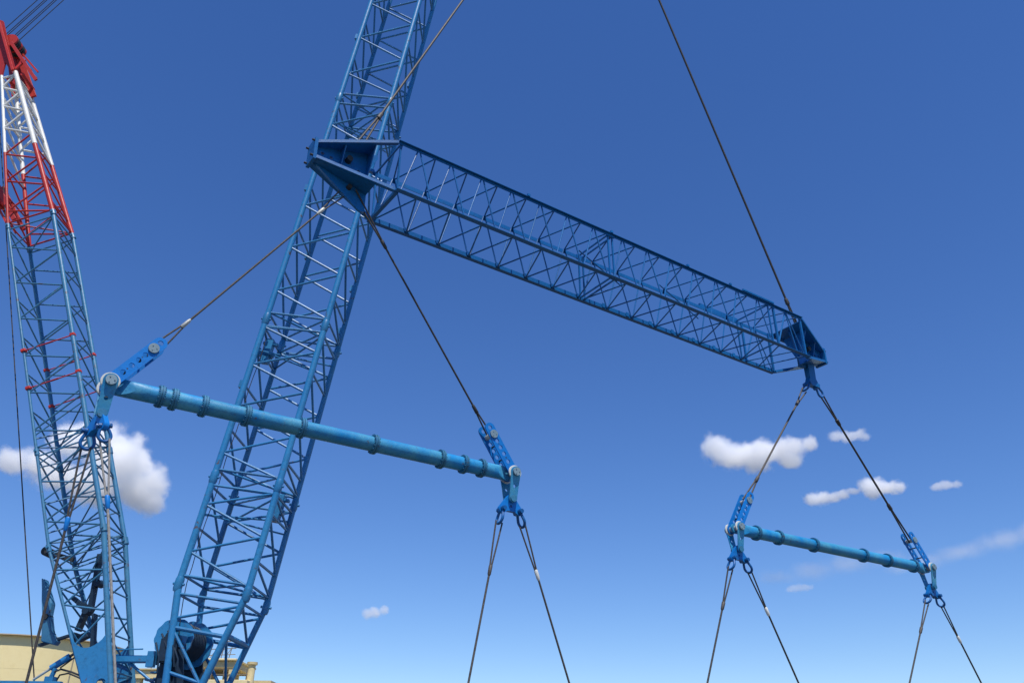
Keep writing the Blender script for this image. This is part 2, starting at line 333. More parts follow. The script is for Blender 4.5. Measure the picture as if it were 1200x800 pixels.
def winch():
    wn = empty('boom_winch', (0, 0, 0), None, CR)
    c = V((-.62, 0, 6.45))
    bm = bmesh.new(); add_cyl(bm, c + V((0, -.72, 0)), c + V((0, .72, 0)), .60, 40); from_bm('drum', bm, 'dark_navy', wn, smooth=True)
    bm = bmesh.new()      # rope wraps
    for k in range(26):
        y = -.68 + k * .054
        add_tube(bm, [c + V((.63 * math.cos(i * math.pi / 12), y, .63 * math.sin(i * math.pi / 12))) for i in range(24)], .03, 5, closed=True)
    from_bm('wound_rope', bm, 'dark_navy', wn, smooth=True)
    for y in (-.80, .80):
        bm = bmesh.new(); nn = 48
        rf = .70 if y < 0 else .86
        pol = [((rf if i % 4 < 2 else rf - .025) * math.cos(i * 2 * math.pi / nn), (rf if i % 4 < 2 else rf - .025) * math.sin(i * 2 * math.pi / nn)) for i in range(nn)]
        add_prism(bm, pol, -.05, .05); from_bm('drum_flange', bm, 'crane_blue', wn, loc=c + V((0, y, 0)))
        bm = bmesh.new(); add_cyl(bm, (0, -.12, 0), (0, .12, 0), .26, 20); add_cyl(bm, (0, -.16, 0), (0, .16, 0), .13, 16)
        from_bm('bearing', bm, 'dark_navy', wn, loc=c + V((0, y * 1.1, 0)), smooth=True)
        bm = bmesh.new(); add_prism(bm, [(-.45, -1.6), (.6, -1.6), (.30, .1), (.1, .26), (-.12, .22), (-.28, .05)], -.04, .04)
        from_bm('winch_cheek', bm, 'dark_navy', wn, loc=c + V((.12, y * 1.22, -.1)))
    # guard with a torn edge on the near side
    pts = [(-.05, -.35), (.55, -.45), (.68, -.05), (.58, .20), (.46, .12), (.38, .34), (.22, .26), (.1, .45), (-.1, .5), (-.18, .1)]
    bm = bmesh.new(); add_prism(bm, pts, -.02, .02); from_bm('guard_plate', bm, 'crane_blue', wn, loc=c + V((.05, -1.03, .02)), scale=(.8, 1, .8))
    bm = bmesh.new(); add_box(bm, (-.28, -.15, -.45), (.32, .15, .42)); bmesh.ops.bevel(bm, geom=bm.edges[:], offset=.06, segments=2, affect='EDGES')
    from_bm('hydraulic_motor', bm, 'dark_navy', wn, loc=c + V((.0, -1.12, -.42)))
    for k_, (x0, z0, x1, z1) in enumerate(((-.3, .1, .1, -.9), (-.1, .2, .35, -1.0), (.2, -.3, .5, -1.2), (-.45, -.2, -.2, -1.2))):
        bm = bmesh.new(); add_tube(bm, [c + V((x0, -1.2, z0)), c + V(((x0 + x1) / 2 + .12, -1.28, (z0 + z1) / 2)), c + V((x1, -1.2, z1))], .035, 8); from_bm('hose', bm, 'dark_navy', wn, smooth=True)
    bm = bmesh.new(); add_box(bm, (-.13, -.12, -.26), (.13, .12, .26)); from_bm('valve_box', bm, 'crane_blue', wn, loc=c + V((-.60, -.95, -.72)))
winch()

def mast():
    root = empty('derrick_mast', (0, 0, 0), None, CR)
    el = R(111.767); P = lattice_frame((-6.38, -.19, 13.7), el)
    WX, WD = 1.874 / 2, 2.04 / 2
    JT, JB, TOP = 11.95, -4.0, 22.3
    def wd(s_):
        if s_ > JT: return WD * (1 - .64 * (s_ - JT) / (22 - JT))
        if s_ < JB: return WD * (.30 + .70 * (s_ + 10.8) / (JB + 10.8))
        return WD
    def wx(s_): return WX * (1 - .26 * (s_ - JT) / (22 - JT)) if s_ > JT else WX
    def Q(k, s_):
        return P(s_, -wx(s_) if k[0] == 'F' else wx(s_), wd(s_) * (1 if k[1] == 'L' else -1) + max(0, s_ - JT) * .016)
    def mat(s_): return 'mast_blue' if s_ < JT else ('signal_red' if s_ < 16.7 else 'signal_white')
    for k in ('FL', 'FR', 'BL', 'BR'):
        rc = {'FL': .058, 'FR': .100, 'BL': .085, 'BR': .095}[k]
        tube('foot_chord', Q(k, -10.8), Q(k, JB), rc, 'mast_blue', root, 14)
        tube('chord', Q(k, JB), Q(k, JT), rc, 'mast_blue', root, 14)
        tube('chord', Q(k, JT), Q(k, 16.7), rc * 1.12, 'signal_red', root, 14)
        tube('chord', Q(k, 16.7), Q(k, TOP), rc * 1.22, 'signal_white', root, 14)
        for j in (JB, .1, JT):
            c = Q(k, j); d = (Q(k, j + .2) - c).normalized()
            bm = bmesh.new(); add_cyl(bm, c - d * .14, c + d * .14, rc + .03, 14); add_cyl(bm, c - V((0, .18, 0)), c + V((0, .18, 0)), .045, 8)
            from_bm('joint_lug', bm, 'mast_blue', root, smooth=True)
    def br(a, b, s_, r=.036): tube('brace', a, b, r * (1.6 if s_ > 16.7 else 1.2 if s_ > JT else 1), mat(s_), root, 8)
    def zig(a0, a1, nodes, both=True):
        lows = [(nodes[i] + nodes[i + 1]) / 2 for i in range(len(nodes) - 1)]
        lows = [max(a0 + .15, nodes[0] - 1)] + lows + [min(a1 - .15, nodes[-1] + 1)]
        for f_ in 'FB':
            for i, q in enumerate(nodes):
                br(Q(f_ + 'L', q), Q(f_ + 'R', lows[i]), q); br(Q(f_ + 'L', q), Q(f_ + 'R', lows[i + 1]), q)
        for kk in 'LR':
            st = sorted([a0 + .2] + (lows[1:-1] if kk == 'L' else nodes) + [a1 - .2])
            for i, q in enumerate(st):
                br(Q('F' + kk, q), Q('B' + kk, q), q, .032)
                if i: br(Q('F' + kk, q - .04), Q('B' + kk, st[i - 1] + .04), q - .1, .034)
        for q in (a0 + .2, a1 - .2):
            for f_ in 'FB': br(Q(f_ + 'L', q), Q(f_ + 'R', q), q, .034)
        br(Q('FL', a0 + .2), Q('BR', a0 + .2), a0 + .2, .03); br(Q('FR', a1 - .2), Q('BL', a1 - .2), a1 - .2, .03)
    zig(.1, JT, [2.7, 4.7, 6.7, 8.68, 10.7] if False else [1.1, 2.9, 4.75, 6.69, 8.66, 10.69])
    zig(JB, .1, [-2.9, -1.2])
    zig(JT, TOP, [12.9, 14.8, 16.6, 18.4, 20.0, 21.4])
    zig(-9.4, JB, [-7.9, -6.3, -4.9])
    for s_ in (-3.4, -2.2, -.6, .7):
        br(Q('FL', s_), Q('BR', s_ + .7), s_, .03); br(Q('BL', s_ + .2), Q('FR', s_ + .9), s_, .03); br(Q('FL', s_ + .15), Q('FR', s_ + .95), s_, .028)
    # two levels of red spreader rods with clamps on the chords
    for s_ in (4.98, 3.1):
        for f_ in 'FB':
            a, b_ = Q(f_ + 'L', s_), Q(f_ + 'R', s_)
            tube('red_rod', a, b_, .026, 'signal_red', root, 10)
            for t_ in (0, .52, 1):
                c = a.lerp(b_, t_); bm = bmesh.new(); kx = (.105, .105, .075) if t_ != .52 else (.18, .04, .035); add_box(bm, tuple(-v for v in kx), kx); bmesh.ops.bevel(bm, geom=bm.edges[:], offset=.025, segments=1, affect='EDGES')
                from_bm('red_clamp', bm, 'signal_red', root, loc=c, rot=Quaternion((0, 1, 0), R(-22)))
    # slanting red struts behind the lower red bay
    for y in (-.45, .35):
        bar('red_strut', (-13.9, y, 27.9), (-12.1, y, 25.3), .12, .22, 'signal_red', root); bar('red_strut', (-13.75, y + .12, 26.9), (-12.5, y + .12, 25.2), .08, .10, 'signal_red', root)
    bm = bmesh.new(); add_box(bm, (-.22, -.35, -.3), (.2, .35, .3)); bmesh.ops.bevel(bm, geom=bm.edges[:], offset=.06, segments=2, affect='EDGES'); from_bm('strut_block', bm, 'signal_red', root, loc=(-13.45, -.1, 26.7))
    # head: two tapering side cheeks, sheave pack, rear arms
    hd = lambda s_, k: P(s_, 0, k)
    for y in (-.66, .66):
        bm = bmesh.new()
        pol = [hd(22.2, .72), hd(22.2, .52), hd(23.2, .24), hd(22.2, -.04), hd(22.2, -.22), hd(25.0, -.02), hd(26.5, .04), hd(26.75, .28), hd(25.6, .66)]
        add_prism(bm, [(p.x, p.z) for p in pol], y - .05, y + .05); from_bm('head_cheek', bm, 'signal_red', root, loc=(0, -.19, 0))
        bar('cheek_rib', hd(22.2, -.16) + V((0, y - .19 - .06 * (1 if y < 0 else -1), 0)), hd(26.2, .16) + V((0, y - .19 - .06 * (1 if y < 0 else -1), 0)), .12, .12, 'signal_red', root)
    for kk in (.30, -.45): tube('head_cross_tube', hd(22.2, kk) + V((0, -.56, 0)), hd(22.2, kk) + V((0, .56, 0)), .09, 'signal_red', root, 12)
    ax = hd(25.2, -.04)
    for i in range(7):
        y = -.42 + i * .14 - .19
        bm = bmesh.new(); add_cyl(bm, (0, -.05, 0), (0, .05, 0), .42, 28); add_cyl(bm, (0, -.055, 0), (0, .055, 0), .17, 16)
        from_bm('sheave', bm, 'signal_red' if i % 3 == 0 else 'dark_steel', root, loc=ax + V((0, y + .19 - .0, 0)), smooth=True)
    # folded rear walkway arms hanging off the head towards the boom
    bar('head_arm', hd(24.6, -.2) + V((0, -.75, 0)), hd(21.2, -1.15) + V((0, -.75, 0)), .08, .17, 'signal_red', root)
    bar('head_arm', hd(25.2, -.15) + V((0, .3, 0)), hd(23.1, -.92) + V((0, .3, 0)), .06, .09, 'signal_red', root)
    for q in (.3, .55, .75):
        p0 = hd(24.6, -.2).lerp(hd(21.2, -1.15), q); tube('arm_rung', p0 + V((0, -.75, 0)), p0 + V((0, -.1, .12)), .04, 'signal_red', root, 8)
    bar('head_strut', hd(22.5, -.2) + V((0, -.7, 0)), hd(23.0, -.75) + V((0, -.7, 0)), .1, .14, 'signal_red', root)
    bar('head_strut', hd(21.6, -.42) + V((0, .5, 0)), hd(24.6, -.1) + V((0, .4, 0)), .12, .3, 'signal_red', root)
    # suspension ropes from the mast head to the far boom tip
    tip = V((16.5, 0, 102.5))
    for i in range(6):
        st = hd(27.0, .04).lerp(hd(25.7, -.36), i / 5 + (.045 if i % 2 else -.045)); off = st - hd(26.35, -.16)
        en = tip + off + V((0, .1 * (i % 2), 0)); tube('luffing_rope', st - (en - st).normalized() * 1.1, en, .021, 'wire_dark', root, 6)
    # back-stay rope hanging behind the mast
    tube('hoist_rope', V((-16.62, 0, 36.4)), V((-5.66, 0, 4.9)), .026, 'wire_dark', root, 6)
    # foot plates with a rounded cut-out, near and far side
    def foot_plate(y):
        a, b_ = Q('FL', -7.15), Q('FR', -7.9); c, d = Q('FL', -9.9), Q('FR', -9.9)
        out = [(c.x, c.z), (d.x, d.z), (b_.x, b_.z)]
        L_, R_ = (a.x, a.z), (b_.x, b_.z)
        for i in range(1, 12):
            t_ = i / 12; x = R_[0] + (L_[0] - R_[0]) * t_; z = R_[1] + (L_[1] - R_[1]) * t_ - .62 * math.sin(math.pi * t_) ** .7
            out.append((x, z))
        out.append(L_)
        hc = (c.x * .5 + d.x * .5, c.z + .55)
        me = plate_mesh('foot_plate', out, [(hc[0], hc[1], .17)], .05)
        mesh_obj('foot_plate', me, 'crane_blue', root, loc=(0, y, 0))
    foot_plate(Q('FL', -8).y - .06); foot_plate(Q('BL', -8).y + .06)
    # stowed arm hanging inside the mast foot
    y = -.19
    arm = [((-4.98, 8.0), (-4.25, 7.5), .14), ((-4.7, 7.75), (-4.1, 7.55), .22), ((-4.3, 7.7), (-4.48, 6.8), .15), ((-4.32, 9.6), (-4.2, 7.6), .13), ((-4.6, 6.4), (-4.05, 6.68), .2), ((-4.0, 7.4), (-3.78, 6.2), .1)]
    for (x0, z0), (x1, z1), t_ in arm: bar('stowed_arm', (x0, y, z0), (x1, y, z1), .3, t_, 'dark_navy', root, up=(-(z1 - z0), 0, x1 - x0))
    for p in ((-4.3, 7.5), (-4.1, 8.5), (-4.5, 6.6)):
        bm = bmesh.new(); add_cyl(bm, (0, -.2, 0), (0, .2, 0), .13, 14); from_bm('arm_pin', bm, 'dark_navy', root, loc=(p[0], y, p[1]), smooth=True)
    for s_, e_ in ((-4.25, .55), (-4.5, .5), (-5.1, .7), (-5.45, .65), (-5.75, .75)): tube('rung', Q('FL', s_), Q('BR', s_ + e_), .030, 'mast_blue', root, 8)
    for s_, e_ in ((-4.4, .5), (-5.3, .55), (-5.9, .5)): tube('rung', Q('BL', s_), Q('FR', s_ + e_), .028, 'mast_blue', root, 8)
    # backstop bracket behind the mast
    yb = -.3
    pol1 = [(-6.22, 8.66), (-6.08, 8.62), (-5.58, 7.75), (-5.55, 7.3), (-5.83, 7.32), (-5.98, 7.85)]
    pol2 = [(-5.80, 7.24), (-5.52, 7.28), (-5.36, 6.72), (-5.02, 6.42), (-5.1, 6.28), (-5.62, 6.4)]
    for pol in (pol1, pol2):
        bm = bmesh.new(); add_prism(bm, pol, -.16, .16); bmesh.ops.bevel(bm, geom=bm.edges[:], offset=.03, segments=1, affect='EDGES'); from_bm('backstop_bracket', bm, 'mast_blue', root, loc=(0, yb, 0))
    bm = bmesh.new(); add_cyl(bm, (-5.68, -.22, 7.26), (-5.68, .22, 7.26), .11, 16); from_bm('bracket_pin', bm, 'dark_steel', root, loc=(0, yb, 0), smooth=True)
    bar('bracket_arm', (-5.72, yb, 6.28), (-4.7, yb, 6.62), .2, .08, 'dark_navy', root)
    bm = bmesh.new(); add_cyl(bm, (0, -.3, 0), (0, .3, 0), .17, 18); from_bm('guide_roller', bm, 'dark_steel', root, loc=(-6.2, -.4, 9.62), smooth=True)
    bar('roller_arm', (-6.2, -.4, 9.62), (-5.2, -.4, 9.35), .12, .16, 'dark_steel', root)
    # raising cylinder
    a, b_ = V((-5.62, -.3, 5.12)), V((-4.25, -.3, 6.08))
    tube('cylinder_rod', a, a.lerp(b_, .45), .045, 'pin_steel', root, 12)
    tube('cylinder_barrel', a.lerp(b_, .40), a.lerp(b_, .82), .115, 'crane_blue', root, 16)
    tube('cylinder_rod', a.lerp(b_, .82), b_, .05, 'dark_steel', root, 12)
    tube('cylinder_rod', a.lerp(b_, .55) + V((.12, 0, -.13)), b_ + V((.06, 0, -.1)), .03, 'dark_steel', root, 8)
    return Q
MQ = mast()

def carbody():
    root = empty('superstructure', (0, 0, 0), None, CR)
    def box(name, lo, hi, mat='deck_blue', bev=.06):
        bm = bmesh.new(); add_box(bm, lo, hi); bmesh.ops.bevel(bm, geom=bm.edges[:], offset=bev, segments=2, affect='EDGES'); return from_bm(name, bm, mat, root)
    box('machine_house', (-6.35, -1.7, 2.2), (-3.0, 1.7, 4.86)); box('slewing_deck', (-9.6, -1.9, 1.75), (1.2, 1.9, 2.18)); box('counterweight', (-11.6, -2.2, 2.2), (-9.55, 2.2, 4.3), 'dark_steel')
    box('operator_cab', (-1.2, -3.3, 2.0), (1.0, -1.95, 4.3)); box('carbody', (-5, -2.2, .5), (1.6, 2.2, 1.5), 'dark_steel')
    bm = bmesh.new(); add_cyl(bm, (-1.6, 0, 1.5), (-1.6, 0, 1.75), 1.6, 40); from_bm('slew_ring', bm, 'dark_steel', root, smooth=True)
    for y in (-3.3, 3.3):
        tr = empty('crawler_track', (-1.7, y, 0), None, root)
        bm = bmesh.new(); pol = arc(-4.6, .75, .7, 90, 270, 12) + arc(4.6, .75, .7, -90, 90, 12); add_prism(bm, pol, -.6, .6); from_bm('track_frame', bm, 'dark_steel', tr, smooth=True)
    # pipes and hoses on the deck
    bm = bmesh.new(); add_tube(bm, [(-4.9, -.5, 5.02), (-4.85, -.5, 5.35), (-4.6, -.5, 5.45), (-4.2, -.5, 5.36), (-3.8, -.5, 5.22), (-3.5, -.5, 5.02)], .035, 8); from_bm('hose', bm, 'dark_steel', root, smooth=True)
    bm = bmesh.new(); add_tube(bm, [(-4.8, -.3, 5.0), (-4.7, -.3, 5.28), (-4.4, -.3, 5.34), (-4.0, -.3, 5.2), (-3.6, -.3, 5.02)], .03, 8); from_bm('hose', bm, 'dark_steel', root, smooth=True)
    bm = bmesh.new(); add_box(bm, (-5.05, -.62, 5.02), (-4.75, -.3, 5.2)); add_cyl(bm, (-4.9, -.46, 5.2), (-4.82, -.46, 5.48), .08, 12); from_bm('valve_block', bm, 'deck_blue', root)
    bar('deck_edge_beam', (-6.2, -1.55, 4.9), (-3.9, -1.55, 4.88), .2, .1, 'deck_blue', root)
    # arm bridging mast foot and boom foot
    box('connecting_arm', (-2.75, -.55, 5.68), (-1.3, -.25, 5.92), 'crane_blue', .03)
    box('connecting_arm_head', (-1.36, -.58, 5.62), (-1.22, -.2, 5.98), 'crane_blue', .05)
    tube('arm_strut', (-2.2, -.38, 5.66), (-1.0, -.38, 4.85), .05, 'crane_blue', root); tube('arm_strut', (-2.75, -.6, 6.1), (-1.75, -.6, 6.12), .025, 'crane_blue', root, 6)
    for i, (x, z) in enumerate(((-1.05, 5.3), (-.9, 5.1), (-1.2, 5.05))): box('cable_tray', (x - .2, -.8, z), (x + .15, -.5, z + .05), 'crane_blue', .01)
carbody()

# ------------------------------------------------------------------ lattice lifting beam
BA, BP, BRL = .961, .009, .006
bu = V((math.sin(BA) * math.cos(BP), math.cos(BA) * math.cos(BP), math.sin(BP))); bn = V((-math.cos(BA), math.sin(BA), 0)); bz = bu.cross(bn)
bn2 = bn * math.cos(BRL) + bz * math.sin(BRL); bz2 = -bn * math.sin(BRL) + bz * math.cos(BRL)
BC = V((4.747, 31.576, 22.078))
BQT = Matrix((bu, bn2, bz2)).transposed().to_quaternion()
def BW(u, n, z): return BC + bu * u + bn2 * n + bz2 * z
def beam():
    root = empty('lattice_lifting_beam', BC, BQT); tag(root, 'long square blue lattice lifting beam with pyramid ends, hanging highest', 'lifting beam')
    W, H, L = 2.11 / 2, 2.333 / 2, 23.5 / 2
    t = .022
    def chord(sn, sz):
        # angle section, vertical leg on the lacing plane, flat leg turned outwards
        bm = bmesh.new(); y0, z0 = sn * W, sz * H; lg = .19 if sn > 0 else (.11 if sz < 0 else .13); lf = .19 if sn > 0 else (.22 if sz < 0 else .12)
        a = sorted((y0, y0 + sn * t)); add_box(bm, (-L, a[0], min(z0, z0 - sz * lg)), (L, a[1], max(z0, z0 - sz * lg)))
        b_ = sorted((y0 + sn * (t + .001), y0 + sn * lf)); c = sorted((z0, z0 - sz * t)) if sz > 0 else sorted((z0, z0 + t))
        add_box(bm, (-L, b_[0], c[0]), (L, b_[1], c[1]))
        o = from_bm('chord', bm, 'beam_blue', root)
        for j in (-1.28,):
            bm = bmesh.new(); add_box(bm, (j - .22, y0 - .03, min(z0, z0 - sz * lg) - .02), (j + .22, y0 + .03 * 1, max(z0, z0 - sz * lg) + .02)); from_bm('splice_plate', bm, 'beam_blue', root)
    for sn in (-1, 1):
        for sz in (-1, 1): chord(sn, sz)
    def br(a, b, r=.031): tube('brace', a, b, r, 'beam_blue', root, 8)
    rng = [((-L, -1.28), [-10.86 + 1.44 * i for i in range(7)]), ((-1.28, 9.3), [-.55 + 1.49 * i for i in range(7)])]
    e = .02
    for (a0, a1), nd in rng:
        p = nd[1] - nd[0]; hs = [nd[0] - p / 2] + [q + p / 2 for q in nd]
        for sn in (-1, 1):
            y = sn * (W - .03)
            for i, q in enumerate(nd):
                br((q - .05, y, H - .06), (max(a0 + .05, hs[i] + .05), y, -H + .06)); br((q + .05, y, H - .06), (min(a1 - .05, hs[i + 1] - .05), y, -H + .06))
        for sz in (-1, 1):
            z = sz * (H - .045)
            top = hs if sz > 0 else nd; bot = nd if sz > 0 else hs
            # near-chord nodes 'top', far-chord nodes 'bot'
            seq = sorted([(q, -1) for q in (hs if sz > 0 else nd)] + [(q, 1) for q in (nd if sz > 0 else hs)])
            for (q0, s0), (q1, s1) in zip(seq[:-1], seq[1:]):
                q0c, q1c = max(a0 + .04, min(a1 - .04, q0)), max(a0 + .04, min(a1 - .04, q1))
                br((q0c, s0 * (W - .02), z), (q1c, s1 * (W - .02), z))
        for q in (a0 + .12, a1 - .12):
            for sn in (-1, 1): bar('frame_post', (q, sn * (W - .05), -H + .03), (q, sn * (W - .05), H - .03), .065, .065, 'beam_blue', root, up=(1, 0, 0))
            for sz in (-1, 1): bar('frame_post', (q, -W + .03, sz * (H - .06)), (q, W - .03, sz * (H - .06)), .06, .06, 'beam_blue', root, up=(1, 0, 0))
    # last short bay at the far end, closed by stiffer posts
    for sn in (-1, 1):
        y = sn * (W - .03); br((9.5, y, -H + .06), (10.5, y, H - .06), .04); br((10.55, y, H - .06), (11.55, y, -H + .06)); br((10.5, y, H - .06), (11.0, y, -H + .06), .03)
        for q in (9.55, L - .1): bar('frame_post', (q, y, -H + .03), (q, y, H - .03), .10, .10, 'beam_blue', root, up=(1, 0, 0))
    for sz in (-1, 1):
        z = sz * (H - .045); br((9.5, -W, z), (10.5, W, z)); br((10.5, W, z), (11.5, -W, z)); br((9.5, W, z), (10.6, -W, z))
    bar('frame_post', (-L + .1, -W + .03, -H + .06), (-L + .1, W - .03, -H + .06), .14, .14, 'beam_blue', root, up=(1, 0, 0))
    # gusset plates under the far lower chord nodes and on the splice
    for q in [-10.1 + 1.44 * i for i in range(14)]:
        bm = bmesh.new(); add_box(bm, (q - .09, W - .035, -H + .03), (q + .09, W - .02, -H + .24)); from_bm('gusset', bm, 'beam_blue', root)
    # stowed walkway board on the far upper chord
    bm = bmesh.new(); add_box(bm, (6.6, W + .05, H + .03), (9.4, W + .16, H + .20)); from_bm('side_board', bm, 'beam_blue', root)
    bm = bmesh.new(); add_box(bm, (7.2, -W - .14, H + .03), (9.5, -W - .06, H + .12)); from_bm('side_board', bm, 'beam_blue', root)
    # inner rope guide
    tube('inner_stay', (-2.4, -.2, .35), (.6, .35, -.2), .03, 'beam_blue', root); tube('inner_stay', (2.4, -.2, .3), (5.4, .3, -.3), .03, 'beam_blue', root)
    for q in (-5.8, -1.3, 3.4, 6.3):
        bm = bmesh.new(); add_box(bm, (q - .06, -W - .16, H - .01), (q + .06, -W - .06, H + .1)); from_bm('shackle_lug', bm, 'beam_blue', root)
    # pyramid heads
    for sd_, E, zt, zb in ((-1, 14.55, .30, -.38), (1, 14.40, .38, -.28)):
        hd = empty('end_head', (0, 0, 0), None, root)
        yb = .24
        X0, X1 = sd_ * L, sd_ * E
        for sn in (-1, 1):
            bar('edge_member', (X0, sn * (W - .02), H - .06), (X1, sn * yb, zt), .16, .13, 'beam_blue', hd)
            bar('edge_member', (X0, sn * (W - .02), -H + .06), (X1, sn * yb, zb), .16, .13, 'beam_blue', hd)
        # top plate
        def quad(name, P4, th):
            bm = bmesh.new(); A = [V(p) for p in P4]; nrm = (A[1] - A[0]).cross(A[2] - A[0]).normalized() * th
            lo = [bm.verts.new(a) for a in A]; hi = [bm.verts.new(a + nrm) for a in A]; n = len(A)
            bm.faces.new(lo); bm.faces.new(hi[::-1])
            for i in range(n): bm.faces.new((lo[i], hi[i], hi[(i + 1) % n], lo[(i + 1) % n]))
            from_bm(name, bm, 'beam_blue', hd)
        k = .26 if sd_ < 0 else .04
        xa = X0 + (X1 - X0) * k; ya = W + (yb - W) * k; za = H + (zt - H) * k
        quad('top_plate', ((xa, -ya + .02, za - .05), (X1, -yb, zt - .03), (X1, yb, zt - .03), (xa, ya - .02, za - .05)), .03)
        kb = (12.42 - L) / (E - L); xb = X0 + (X1 - X0) * kb; yc = W + (yb - W) * kb; zc = -H + (zb + H) * kb
        for sn in (-1, 1):
            quad('bottom_plate', ((xb, sn * (yc - .02), zc - .02), (X1, sn * yb, zb - .06), (X1, sn * .055, zb - .06), (xb, sn * .055, zc - .02)), .025)
        # centre web with lugs and bored holes
        low = [(sd_ * 12.9, -1.62), (sd_ * 12.62, -1.80), (sd_ * 12.42, -1.78)] if sd_ < 0 else [(sd_ * 12.9, -.98), (sd_ * 12.42, -1.05)]
        wp = [(sd_ * (E + .02), zt), (sd_ * (E + .06), zb)] + low + [(sd_ * 12.42, -.35)]
        wp += [(sd_ * (12.42 - .35 * (i / 6) ** 2), -.35 + 1.2 * i / 6) for i in range(1, 7)] + [(sd_ * 12.1, 1.0)]
        holes = [(sd_ * 13.26, .18, .14), (sd_ * 14.25, .06, .07), (sd_ * 13.9, .02, .07), (sd_ * 12.8, -.1, .07)] + ([(sd_ * 13.12, -1.0, .10)] if sd_ < 0 else [])
        me = plate_mesh('centre_web', wp, holes, .10); mesh_obj('centre_web', me, 'beam_blue', hd)
        for q in (12.5, 13.55):
            bm = bmesh.new(); zz = H + (zt - H) * (q - L) / (E - L); yy = W + (yb - W) * (q - L) / (E - L)
            add_prism(bm, [(-yy * .9, zz - .1), (yy * .9, zz - .1), (.12, -.5), (-.12, -.5)], -.02, .02)
            from_bm('stiffener', bm, 'beam_blue', hd, loc=(sd_ * q, 0, 0), rot=Quaternion((0, 0, 1), R(90)))
        bm = bmesh.new(); add_box(bm, (min(X1, X1 + sd_ * .12), -.34, zb - .14), (max(X1, X1 + sd_ * .12), .34, zt + .12)); from_bm('nose_plate', bm, 'beam_blue', hd)
        for yy in (-.28, .28):
            for zz in (zb, zt): tube('nose_bolt', (X1 + sd_ * .12, yy, zz), (X1 + sd_ * .22, yy, zz), .04, 'dark_steel', hd, 8)
        tube('hoist_pin', (sd_ * 13.26, -.26, .18), (sd_ * 13.26, .26, .18), .12, 'dark_steel', hd, 16)
        if sd_ < 0: tube('lug_pin', (sd_ * 13.12, -.2, -1.0), (sd_ * 13.12, .2, -1.0), .085, 'dark_steel', hd, 14)
        if sd_ > 0:      # far end: hanging lug block and bottom plate
            bm = bmesh.new(); add_prism(bm, [(13.0, -.55), (13.55, -.55), (13.5, -1.5), (13.75, -1.95), (12.8, -1.95), (13.02, -1.5)], -.14, .14); from_bm('hanger_block', bm, 'beam_blue', hd)
    return root
beam()

# ------------------------------------------------------------------ spreader bars, links, hangers, shackles, slings
SP = {'near': (V((-5.774, 25.275, 11.834)), 56.84), 'far': (V((15.613, 39.641, 11.857)), 57.99)}
def frame_of(key):
    c, az = SP[key]; a = R(az); u = V((math.sin(a), math.cos(a), 0)); n = V((-math.cos(a), math.sin(a), 0))
    return c, u, n, Matrix((u, n, V((0, 0, 1)))).transposed().to_quaternion()
def flange(root, x):
    bm = bmesh.new()
    add_cyl(bm, (-.065, 0, 0), (-.008, 0, 0), .335, 36); add_cyl(bm, (.008, 0, 0), (.065, 0, 0), .335, 36); add_cyl(bm, (-.008, 0, 0), (.008, 0, 0), .30, 36)
    for k in range(14):
        a = k * 2 * math.pi / 14; add_cyl(bm, (-.105, .295 * math.cos(a), .295 * math.sin(a)), (.105, .295 * math.cos(a), .295 * math.sin(a)), .022, 6)
    from_bm('flange', bm, 'flange_grey', root, smooth=True, loc=(x, 0, 0))
def spreader(key, label, fl):
    c, u, n, q = frame_of(key)
    root = empty('spreader_bar', c, q); tag(root, label, 'spreader bar', 'tubular spreader bars hanging under the lattice beam')
    xs = [-5.75] + fl + [5.75]
    for a, b in zip(xs[:-1], xs[1:]): tube('pipe_section', (a, 0, 0), (b, 0, 0), .252 if (int(abs(a) * 10) % 2) else .256, 'spreader_blue', root, 40)
    for x in fl: flange(root, x)
    for sd_ in (-1, 1):
        # end cone: round pipe cut by two slanting planes down to a tongue
        bm = bmesh.new(); add_cyl(bm, (sd_ * 5.74, 0, 0), (sd_ * 6.75, 0, 0), .254, 40)
        for sn in (-1, 1):
            nrm = V((sd_ * .42, sn * 1.0, 0)).normalized(); r_ = bmesh.ops.bisect_plane(bm, geom=bm.verts[:] + bm.edges[:] + bm.faces[:], plane_co=V((sd_ * 6.55, sn * .07, 0)), plane_no=nrm, clear_outer=True)
            ed = [e for e in r_['geom_cut'] if isinstance(e, bmesh.types.BMEdge)]; bmesh.ops.edgeloop_fill(bm, edges=ed)
        from_bm('tapered_end', bm, 'spreader_blue', root, smooth=True)
        bm = bmesh.new(); pol = [(sd_ * 6.2, -.2), (sd_ * 6.2, .2)] + [(sd_ * (6.85 + .21 * math.sin(R(t_))), .21 * math.cos(R(t_))) for t_ in range(0, 181, 15)]
        add_prism(bm, pol, -.055, .055); from_bm('tongue', bm, 'spreader_blue', root)
        tube('main_pin', (sd_ * 6.85, -.44, 0), (sd_ * 6.85, .44, 0), .115, 'pin_steel', root, 24)
        for y in (-.305, .305):
            bm = bmesh.new(); add_cyl(bm, (0, -.03, 0), (0, .03, 0), .262, 36); bmesh.ops.bevel(bm, geom=[e for e in bm.edges if e.calc_face_angle(0) > 1], offset=.012, segments=2, affect='EDGES')
            from_bm('pin_collar', bm, 'collar_white', root, smooth=True, loc=(sd_ * 6.85, y, 0))
            s2 = -1 if y < 0 else 1; bm = bmesh.new(); add_cyl(bm, (0, 0, 0), (0, s2 * .07, 0), .150, 28)
            for k in range(3): add_cyl(bm, (.09 * math.cos(k * 2.1), s2 * .07, .09 * math.sin(k * 2.1)), (.09 * math.cos(k * 2.1), s2 * .09, .09 * math.sin(k * 2.1)), .022, 6)
            from_bm('pin_cap', bm, 'cap_grey', root, smooth=True, loc=(sd_ * 6.85, y + s2 * .095, 0))
    return root
